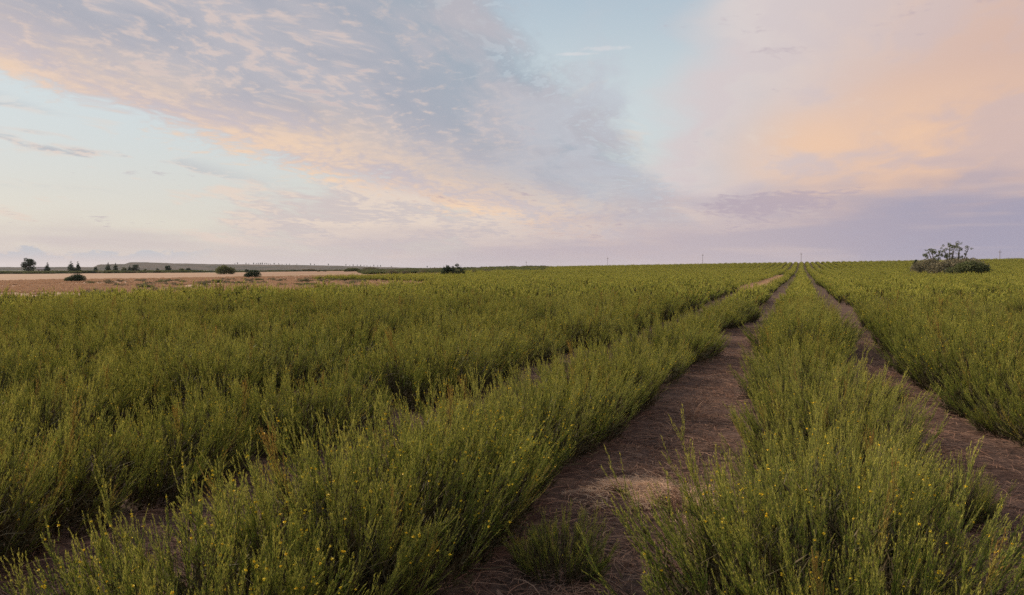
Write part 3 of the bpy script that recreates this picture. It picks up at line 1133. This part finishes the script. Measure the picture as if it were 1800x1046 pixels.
def place(px, py, cap=820.0):
    p = on_ground(px, py)
    r = math.hypot(p.x, p.y)
    return along(px, cap) if r > cap else p


def plant(name, px, py_base, w_px, h_px, style, label, cat, group, seed, mat, dist=None):
    rg = random.Random(seed)
    p = along(px, dist) if dist else place(px, py_base)
    r = math.hypot(p.x, p.y)
    # height is measured from the base line given in the photograph
    z_top = CAM_H + (474 - (py_base - h_px)) / FPX * r
    h = max(z_top - p.z, 0.8)
    w = w_px / FPX * r
    t = empty(name, p)
    a = -math.atan2(p.x, p.y)
    t.rotation_euler = (0, 0, a)                     # faces the field
    lob, paths, rad = [], [], []
    hw = w / 2
    if style == 'cone':
        k = 9
        for i in range(k):
            f = i / (k - 1)
            rr = hw * 1.3 * (1.0 - 0.88 * f) * (0.85 + 0.3 * rg.random())
            zc = h * (0.12 + 0.82 * f)
            for j in range(3 if i < 6 else 1):
                an = rg.uniform(0, 6.28)
                lob.append((math.cos(an) * rr * 0.4, math.sin(an) * rr * 0.4, zc, rr * 0.75, rr * 0.75, h * 0.085))
        paths = [[(0, 0, -0.2), (0, 0, h * 0.5), (0.02 * h, 0, h * 0.97)]]; rad = [h * 0.028]
        n = 2200
    elif style == 'broad':
        for i in range(30):
            an = rg.uniform(0, 6.28); f = rg.random()
            zc = h * (0.18 + 0.66 * f)
            rr = hw * 0.74 * math.sqrt(max(0.05, 1 - ((f - 0.40) / 0.66) ** 2)) * math.sqrt(rg.random())
            s = hw * rg.uniform(0.24, 0.40)
            lob.append((math.cos(an) * rr, math.sin(an) * rr, zc, s, s, s * 0.80))
        paths = [[(0, 0, -0.2), (0.01 * h, 0, h * 0.3), (0, 0, h * 0.7)]]; rad = [h * 0.045]
        for i in range(5):
            an = i * 1.26 + rg.random()
            paths.append([(0, 0, h * 0.22), (math.cos(an) * hw * 0.35, math.sin(an) * hw * 0.35, h * 0.45), (math.cos(an) * hw * 0.65, math.sin(an) * hw * 0.65, h * 0.66)]); rad.append(h * 0.02)
        n = 3200
    elif style == 'dome':
        for i in range(20):
            an = rg.uniform(0, 6.28); q = math.sqrt(rg.random())
            s = hw * rg.uniform(0.26, 0.40)
            zc = h * (0.24 + 0.50 * (1 - q * q) * rg.uniform(0.8, 1.1))
            lob.append((math.cos(an) * hw * 0.68 * q, math.sin(an) * hw * 0.5 * q, zc, s, s, min(s * 1.1, h * 0.36)))
        paths = []
        for i in range(4):
            an = i * 1.57 + rg.random()
            paths.append([(0, 0, -0.1), (math.cos(an) * hw * 0.25, math.sin(an) * hw * 0.2, h * 0.3), (math.cos(an) * hw * 0.5, math.sin(an) * hw * 0.4, h * 0.55)]); rad.append(h * 0.03)
        n = 2600
    elif style == 'flat':
        for i in range(12):
            q = -1 + 2 * i / 11.0
            s = hw * 0.26
            lob.append((q * hw * 0.8, rg.uniform(-0.4, 0.4) * hw, h * (0.78 + 0.10 * (1 - q * q)) , s, s, h * 0.13))
        paths = [[(0, 0, -0.1), (0.1, 0, h * 0.35), (0.0, 0, h * 0.6)]] + [[(0, 0, h * 0.45), (q * hw * 0.4, 0, h * 0.65), (q * hw * 0.75, 0, h * 0.8)] for q in (-1, -0.5, 0.5, 1)]
        rad = [h * 0.05] + [h * 0.022] * 4
        n = 1500
    elif style == 'ragged':
        for i in range(26):
            qx = rg.uniform(-0.9, 0.9)
            zc = h * rg.uniform(0.15, 0.60 + 0.32 * rg.random() * (1 - 0.5 * qx * qx))
            s = hw * rg.uniform(0.13, 0.28)
            lob.append((qx * hw, rg.uniform(-0.5, 0.5) * hw, zc, s, s, s * 0.75))
        paths, rad = [], []
        for i in range(6):
            qx = -0.75 + 0.3 * i
            paths.append([(qx * 0.3 * hw, 0, -0.1), (qx * 0.6 * hw, 0, h * 0.35), (qx * hw, rg.uniform(-.2, .2) * hw, h * rg.uniform(0.6, 0.9))]); rad.append(h * 0.03)
        n = 3000
    elif style == 'open':                             # wind-combed tree of separate tufts on bare limbs
        tufts = [(-0.86, 0.62, .15), (-0.62, 0.78, .17), (-0.40, 0.50, .16), (-0.30, 0.70, .15), (-0.02, 0.66, .17), (0.10, 0.90, .16), (0.32, 0.96, .15),
                 (0.50, 0.90, .13), (0.36, 0.56, .16), (0.16, 0.42, .16), (0.66, 0.58, .12), (0.88, 0.84, .12), (0.72, 0.36, .13), (-0.66, 0.40, .14), (-0.50, 0.60, .10), (-0.12, 0.84, .11), (0.22, 0.72, .11), (0.46, 0.74, .10), (-0.78, 0.76, .09), (0.02, 0.50, .12), (0.54, 0.44, .12), (-0.5, 0.3, .15), (0.3, 0.3, .16), (0.0, 0.25, .16)]
        for (qx, qz, s) in tufts:
            dy = rg.uniform(-0.4, 0.4) * hw
            for _ in range(6):
                lob.append((qx * hw + rg.uniform(-.13, .13) * hw, dy + rg.uniform(-.15, .15) * hw, qz * h + rg.uniform(-.10, .10) * h, s * hw * 0.62, s * hw * 0.7, s * hw * 0.45))
            foot = (-0.45 if qx < -0.2 else (0.15 if qx < 0.45 else 0.5)) * hw
            paths.append([(foot, 0, -0.1), (foot + (qx * hw - foot) * 0.35, dy * 0.3, qz * h * 0.45), (qx * hw, dy, qz * h)]); rad.append(h * 0.026)
        n = 3600
    leaf = max(w, h) * (0.030 if style != 'open' else 0.014)
    if r < 210 and style != 'open':
        leaf *= 0.55; n = int(n * 2.6)
    cv, cf, ct = crown(lob, n, leaf, seed, 0.35 if style != 'open' else 0.0)
    lv, lf_ = limbs(paths, rad)
    obj("trunk", mesh_np("trunk", lv, lf_, [MAT_BARK], smooth=True), t)
    tag(obj("crown", mesh_np("crown", cv, cf, [mat], attrs={"tint": ct}), t), kind="stuff")
    tag(t, label, cat, group)
    return t


FARM = "trees along the far edge of the dry land"
plant("broad_tree", 50, 474, 21, 20, 'broad', "largest round dark tree on the far plain, beside the small farmhouse", "tree", FARM, 1, MAT_TREE, 760)
plant("conifer_tree", 83.5, 474, 9, 12, 'cone', "small pointed conifer just right of the small farmhouse", "tree", FARM, 2, MAT_TREE, 760)
plant("conifer_tree", 125, 476, 11, 16, 'cone', "wider left one of the close pair of conifers past the farmhouse", "tree", FARM, 3, MAT_TREE, 760)
plant("conifer_tree", 137, 476, 9, 15.5, 'cone', "slimmer right one of the close pair of conifers past the farmhouse", "tree", FARM, 4, MAT_TREE, 760)
plant("round_shrub", 168, 475, 8, 7, 'dome', "small round shrub where the flat-topped hill begins", "shrub", FARM, 5, MAT_TREE, 770)
plant("conifer_tree", 190.5, 475, 10, 13, 'cone', "stout conifer in front of the lower step of the hill", "tree", FARM, 6, MAT_TREE, 770)
plant("conifer_tree", 203, 475, 8, 12.5, 'cone', "narrow conifer in front of the lower step of the hill", "tree", FARM, 7, MAT_TREE, 770)
plant("round_shrub", 218, 475, 10, 6.5, 'dome', "pale round shrub left of the dark tree clump below the hilltop", "shrub", FARM, 8, MAT_SHRUB, 780)
plant("conifer_tree", 228, 475, 7, 9, 'cone', "short conifer at the left side of the dark tree clump", "tree", FARM, 9, MAT_TREE, 770)
plant("broad_tree", 239, 475, 14, 11, 'broad', "wide dark tree of the clump below the hilltop", "tree", FARM, 10, MAT_TREE, 770)
plant("round_shrub", 255, 475, 6, 4.5, 'dome', "tiny olive shrub right of the dark tree clump", "shrub", FARM, 11, MAT_SHRUB, 770)
plant("round_shrub", 277, 475.5, 8, 4.5, 'dome', "low dark shrub left of the lone round tree", "shrub", FARM, 12, MAT_TREE, 770)
plant("broad_tree", 295, 475.5, 12, 10.5, 'broad', "lone round tree below the long slope of the hill", "tree", FARM, 13, MAT_TREE, 770)
plant("round_shrub", 319, 477, 12, 5.5, 'dome', "left one of two low shrubs right of the lone round tree", "shrub", FARM, 14, MAT_SHRUB, 700)
plant("round_shrub", 331, 477, 12, 6, 'dome', "right one of two low shrubs right of the lone round tree", "shrub", FARM, 15, MAT_TREE, 700)
MIDS = "shrubs standing on the dry land"
plant("olive_bush", 394, 480, 40, 12.5, 'dome', "wide olive bush with a raised top at the back of the dry land", "bush", MIDS, 16, MAT_SHRUB, 400)
plant("green_bush", 445, 489, 32, 14, 'dome', "dense dark green domed bush in the middle of the dry land", "bush", MIDS, 17, MAT_TREE, 180)
plant("green_bush", 136, 495, 32, 15, 'dome', "dense dark bush on the pink dry grass, left end of the dry land", "bush", MIDS, 18, MAT_TREE, 160)
plant("olive_bush", 119, 494, 14, 9, 'dome', "loose olive bush touching the left side of the dense dark bush", "bush", MIDS, 19, MAT_SHRUB, 162)
plant("round_shrub", 434, 476, 9, 3, 'dome', "tiny dark shrub behind the domed green bush", "shrub", MIDS, 20, MAT_TREE, 600)
plant("flat_tree", 543, 479, 22, 5.5, 'flat', "small flat-topped thorn tree at the back of the dry land", "tree", MIDS, 21, MAT_SCRUB, 520)
plant("brown_bush", 560, 479, 6, 4, 'dome', "small brown bush just right of the flat-topped tree", "bush", MIDS, 22, MAT_SCRUB, 500)
plant("brown_bush", 571, 478.5, 6, 3.5, 'dome', "second small brown bush right of the flat-topped tree", "bush", MIDS, 23, MAT_SCRUB, 500)
THK = "dark thickets at the edge of the rise"
plant("thicket", 622, 478, 34, 7, 'dome', "long dark thicket at the left end of the rise", "thicket", THK, 24, MAT_SHRUB, 420)
plant("thicket", 652, 477, 40, 6.5, 'dome', "dark brown thicket in the middle of the left rise", "thicket", THK, 25, MAT_SCRUB, 440)
plant("thicket", 690, 482.5, 26, 7, 'dome', "low brown thicket at the back of the green strip, left one", "thicket", THK, 26, MAT_SCRUB, 200)
plant("thicket", 712, 482.5, 22, 6.5, 'dome', "low brown thicket at the back of the green strip, middle one", "thicket", THK, 27, MAT_SCRUB, 202)
plant("thicket", 743, 481.5, 24, 6.5, 'dome', "low brown thicket at the back of the green strip, right one", "thicket", THK, 28, MAT_SCRUB, 205)
plant("thicket", 833, 479, 12, 5, 'dome', "small brown thicket right of the ragged double tree", "thicket", THK, 29, MAT_SCRUB, 215)
plant("thicket", 855, 478.5, 26, 4.5, 'dome', "faint low brown thicket far right of the ragged double tree", "thicket", THK, 30, MAT_SCRUB, 240)
plant("ragged_tree", 791, 480, 30, 19, 'ragged', "taller left half of the ragged double tree at the crop's far edge", "tree", THK, 31, MAT_TREE, 170)
plant("ragged_tree", 805, 480, 24, 16.5, 'ragged', "lower right half of the ragged double tree at the crop's far edge", "tree", THK, 32, MAT_TREE, 172)
RISE = "trees and bushes on the rise behind the right rows"
plant("open_tree", 1664, 459, 66, 25, 'open', "wind-combed open tree with bare limbs above the dark bush", "tree", RISE, 33, MAT_SHRUB, 176)
plant("thicket", 1692, 479, 100, 23, 'dome', "big dark rounded thicket on the rise below the open tree", "thicket", RISE, 34, MAT_SCRUB, 162)
plant("olive_bush", 1705, 479, 70, 18, 'dome', "greener bush merged into the front of the big dark thicket", "bush", RISE, 38, MAT_SHRUB, 158)
plant("thicket", 1632, 473, 58, 17, 'dome', "grey-brown thicket on the left side of the open tree", "thicket", RISE, 35, MAT_SCRUB, 168)
plant("small_tree", 1610, 462, 11, 13, 'dome', "small dark sapling poking over the crest left of the open tree", "tree", RISE, 36, MAT_TREE, 190)
plant("olive_bush", 1700, 458, 16, 8, 'dome', "small olive bush on top of the big dark thicket", "bush", RISE, 37, MAT_SHRUB, 172)

# tiny trees along the skyline of the hill
pr = random.Random(21)
SKY = [413, 417.5, 432.5, 437.5, 446, 450.5, 454, 458, 461, 465.5, 469, 472.5, 476, 482, 490, 496, 503.5, 509, 522, 546, 553, 577, 608, 615, 621, 628, 634, 640, 645, 651, 657, 664, 669, 688, 751, 757, 764]
RIDGE = []
for k in range(4):
    lob = [(pr.uniform(-1.2, 1.2), pr.uniform(-1, 1), pr.uniform(4, 9.5), 2.0, 2.0, 2.2) for _ in range(6)]
    cv, cf, ct = crown(lob, 240, 0.9, 70 + k, 0.3)
    lv, lf_ = limbs([[(0, 0, -2), (0.1, 0, 4), (0, 0, 8)]], [0.5])
    RIDGE.append((mesh_np("trunk", lv, lf_, [MAT_BARK]), mesh_np("crown", cv, cf, [MAT_TREE], attrs={"tint": ct})))
for k, px in enumerate(SKY):
    d = ray(px, 474); d = Vector((d.x, d.y, 0)).normalized()
    top = (474 - hill_top(px)) / FPX * HILL_R + CAM_H
    t = empty("skyline_tree", (d.x * HILL_R, d.y * HILL_R, top - 2.0), pr.uniform(0, 6.28), pr.uniform(0.75, 1.35))
    tag(t, "tiny dark tree on the distant skyline, %s from the left" % ordinal(k + 1), "tree", "tiny trees along the distant skyline")
    obj("trunk", RIDGE[k % 4][0], t)
    tag(obj("crown", RIDGE[k % 4][1], t), kind="stuff")

# low scrub along the back of the plain
SCR = []
for k in range(5):
    rg = random.Random(90 + k)
    lob = [(rg.uniform(-1, 1), rg.uniform(-1, 1), rg.uniform(0.2, 0.9), rg.uniform(.4, .8), rg.uniform(.4, .8), rg.uniform(.3, .6)) for _ in range(7)]
    cv, cf, ct = crown(lob, 420, 0.16, 95 + k, 0.3)
    SCR.append(mesh_np("scrub", cv, cf, [MAT_TREE if k == 0 else (MAT_SHRUB if k < 4 else MAT_SCRUB)], attrs={"tint": ct}))
pts, rots, scs, kds = [], [], [], []
for _ in range(1900):
    px = pr.uniform(-40, 620)
    r = pr.uniform(655, 1000)
    if px > 350: r = pr.uniform(690, 1000)
    p = along(px, r)
    q = pr.uniform(0.7, 1.7) * (1.0 if px < 350 else 0.7)
    pts.append(tuple(p)); rots.append((0, 0, pr.uniform(0, 6.28))); scs.append((q * 2.2, q * 2.2, q)); kds.append(pr.randrange(5))
for _ in range(130):                                   # dark specks among the dry grass
    px = pr.uniform(150, 640)
    r = pr.uniform(60, 150)
    p = along(px, r)
    if in_crop(p.x, p.y, px): continue
    q = pr.uniform(0.15, 0.40)
    pts.append(tuple(p)); rots.append((0, 0, pr.uniform(0, 6.28))); scs.append((q * 1.5, q * 1.5, q)); kds.append(pr.choice((1, 4, 4)))
for _ in range(700):                                   # brush on the rise behind the crop
    px = pr.uniform(640, 960)
    r = pr.uniform(260, 420)
    p = along(px, r)
    q = pr.uniform(0.4, 0.9)
    pts.append(tuple(p)); rots.append((0, 0, pr.uniform(0, 6.28))); scs.append((q * 2.4, q * 2.4, q)); kds.append(pr.choice((1, 2, 3, 3, 4)))
tag(scatter("low_scrub", SCR, pts, rots, scs, kds), "dark green low scrub along the back of the dry land", "scrub", kind="stuff")


# ------------------------------------------------------------------ farm buildings far away
def box(x0, x1, y0, y1, z0, z1):
    v = [(x, y, z) for x in (x0, x1) for y in (y0, y1) for z in (z0, z1)]
    f = [(0, 1, 3, 2), (4, 6, 7, 5), (0, 4, 5, 1), (2, 3, 7, 6), (0, 2, 6, 4), (1, 5, 7, 3)]
    return np.array(v, float), np.array(f)


def box_obj(name, parent, mat, *b):
    v, f = box(*b)
    return obj(name, mesh_np(name, v, f, [mat]), parent)


p = along(73, 780)
t = empty("farmhouse", p, -math.atan2(p.x, p.y))
tag(t, "small pale farmhouse between the big round tree and a conifer", "house")
wall = box_obj("wall", t, MAT_WALL, -3.2, 3.2, -2.4, 2.4, -0.5, 3.4)
for wx in (-2.0, 1.9):
    wi = box_obj("window", t, MAT_DOOR, wx - 0.5, wx + 0.5, -2.46, -2.403, 1.4, 2.5)
    box_obj("sill", wi, MAT_WALL, wx - 0.6, wx + 0.6, -2.55, -2.463, 1.28, 1.39)
box_obj("door", t, MAT_DOOR, -0.45, 0.45, -2.46, -2.403, 0.1, 2.3)
rv = np.array([(-3.6, -2.9, 3.41), (3.6, -2.9, 3.41), (3.6, 0, 4.7), (-3.6, 0, 4.7), (3.6, 2.9, 3.41), (-3.6, 2.9, 3.41)])
obj("roof", mesh_np("roof", rv, [np.array([(0, 1, 2, 3), (3, 2, 4, 5), (0, 5, 4, 1)]), np.array([(0, 3, 5), (1, 4, 2)])], [MAT_ROOF]), t)
for px, ww, lab in ((85, 6.0, "short white garden wall below the small pointed conifer"), (124, 5.4, "short white garden wall below the close pair of conifers")):
    p = along(px, 690)
    t = empty("garden_wall", p, -math.atan2(p.x, p.y))
    tag(t, lab, "wall", "white garden walls on the far plain", kind="thing")
    box_obj("wall", t, MAT_WALL, -ww / 2, ww / 2, -0.15, 0.15, -0.3, 1.25)
    box_obj("coping", t, MAT_ROOF, -ww / 2 - 0.05, ww / 2 + 0.05, -0.20, 0.20, 1.252, 1.36)


# ------------------------------------------------------------------ power poles along the crest
def pole(px, py_top, dist, label, lean=0.0):
    p = along(px, dist)
    hgt = CAM_H + (474 - py_top) / FPX * dist - p.z
    t = empty("power_pole", p, -math.atan2(p.x, p.y) + 0.5)
    t.rotation_euler = (0, lean, -math.atan2(p.x, p.y) + 0.5)
    tag(t, label, "pole", "power poles along the crest")
    P = np.array([[(0, 0, -0.8), (0, 0, hgt * 0.5), (0, 0, hgt)]], float)
    v, f = tubes(P, np.array([[0.13, 0.115, 0.09]]), 8)
    obj("post", mesh_np("post", v, f, [MAT_POLE], smooth=True), t)
    box_obj("crossarm", t, MAT_POLE, -0.62, 0.62, -0.26, -0.14, hgt - 0.95, hgt - 0.80)
    for sx in (-0.55, 0.0, 0.55):
        zb = hgt - 0.80 if sx else hgt
        prof = [(0.03, 0), (0.05, 0.05), (0.10, 0.10), (0.05, 0.15), (0.10, 0.20), (0.04, 0.27), (0.01, 0.30)]
        P = np.array([[(sx, -0.2 if sx else 0.0, zb - 0.02 + z) for _, z in prof]])
        v, f = tubes(P, np.array([[r_ for r_, _ in prof]]), 8)
        obj("insulator", mesh_np("insulator", v, f, [MAT_INSUL], smooth=True), t)


pole(925, 459.5, 640, "power pole nearest the ragged double tree, lowest on the skyline")
pole(1068, 452.5, 560, "second power pole from the ragged double tree")
pole(1235, 447.5, 520, "power pole midway between the vanishing rows and the second pole")
pole(1408, 446, 500, "power pole standing where the crop rows vanish at the crest")
pole(1757, 445, 430, "power pole behind the crest right of the open tree")


# ------------------------------------------------------------------ evening haze over the plain
def build_haze():
    v, f = box(-9000, 9000, -400, 9000, -12, 75)
    m, q = new_mat("haze_air")
    pv = q.n('ShaderNodeVolumePrincipled')
    pv.inputs['Color'].default_value = (0.80, 0.86, 1.0, 1.0)
    pv.inputs['Density'].default_value = 2.2e-5
    pv.inputs['Anisotropy'].default_value = 0.2
    out = q.n('ShaderNodeOutputMaterial')
    m.node_tree.links.new(pv.outputs[0], out.inputs['Volume'])
    o = obj("haze", mesh_np("haze", v, f, [m]))
    tag(o, "thin blue evening haze over the far plain", "haze", kind="stuff")


build_haze()
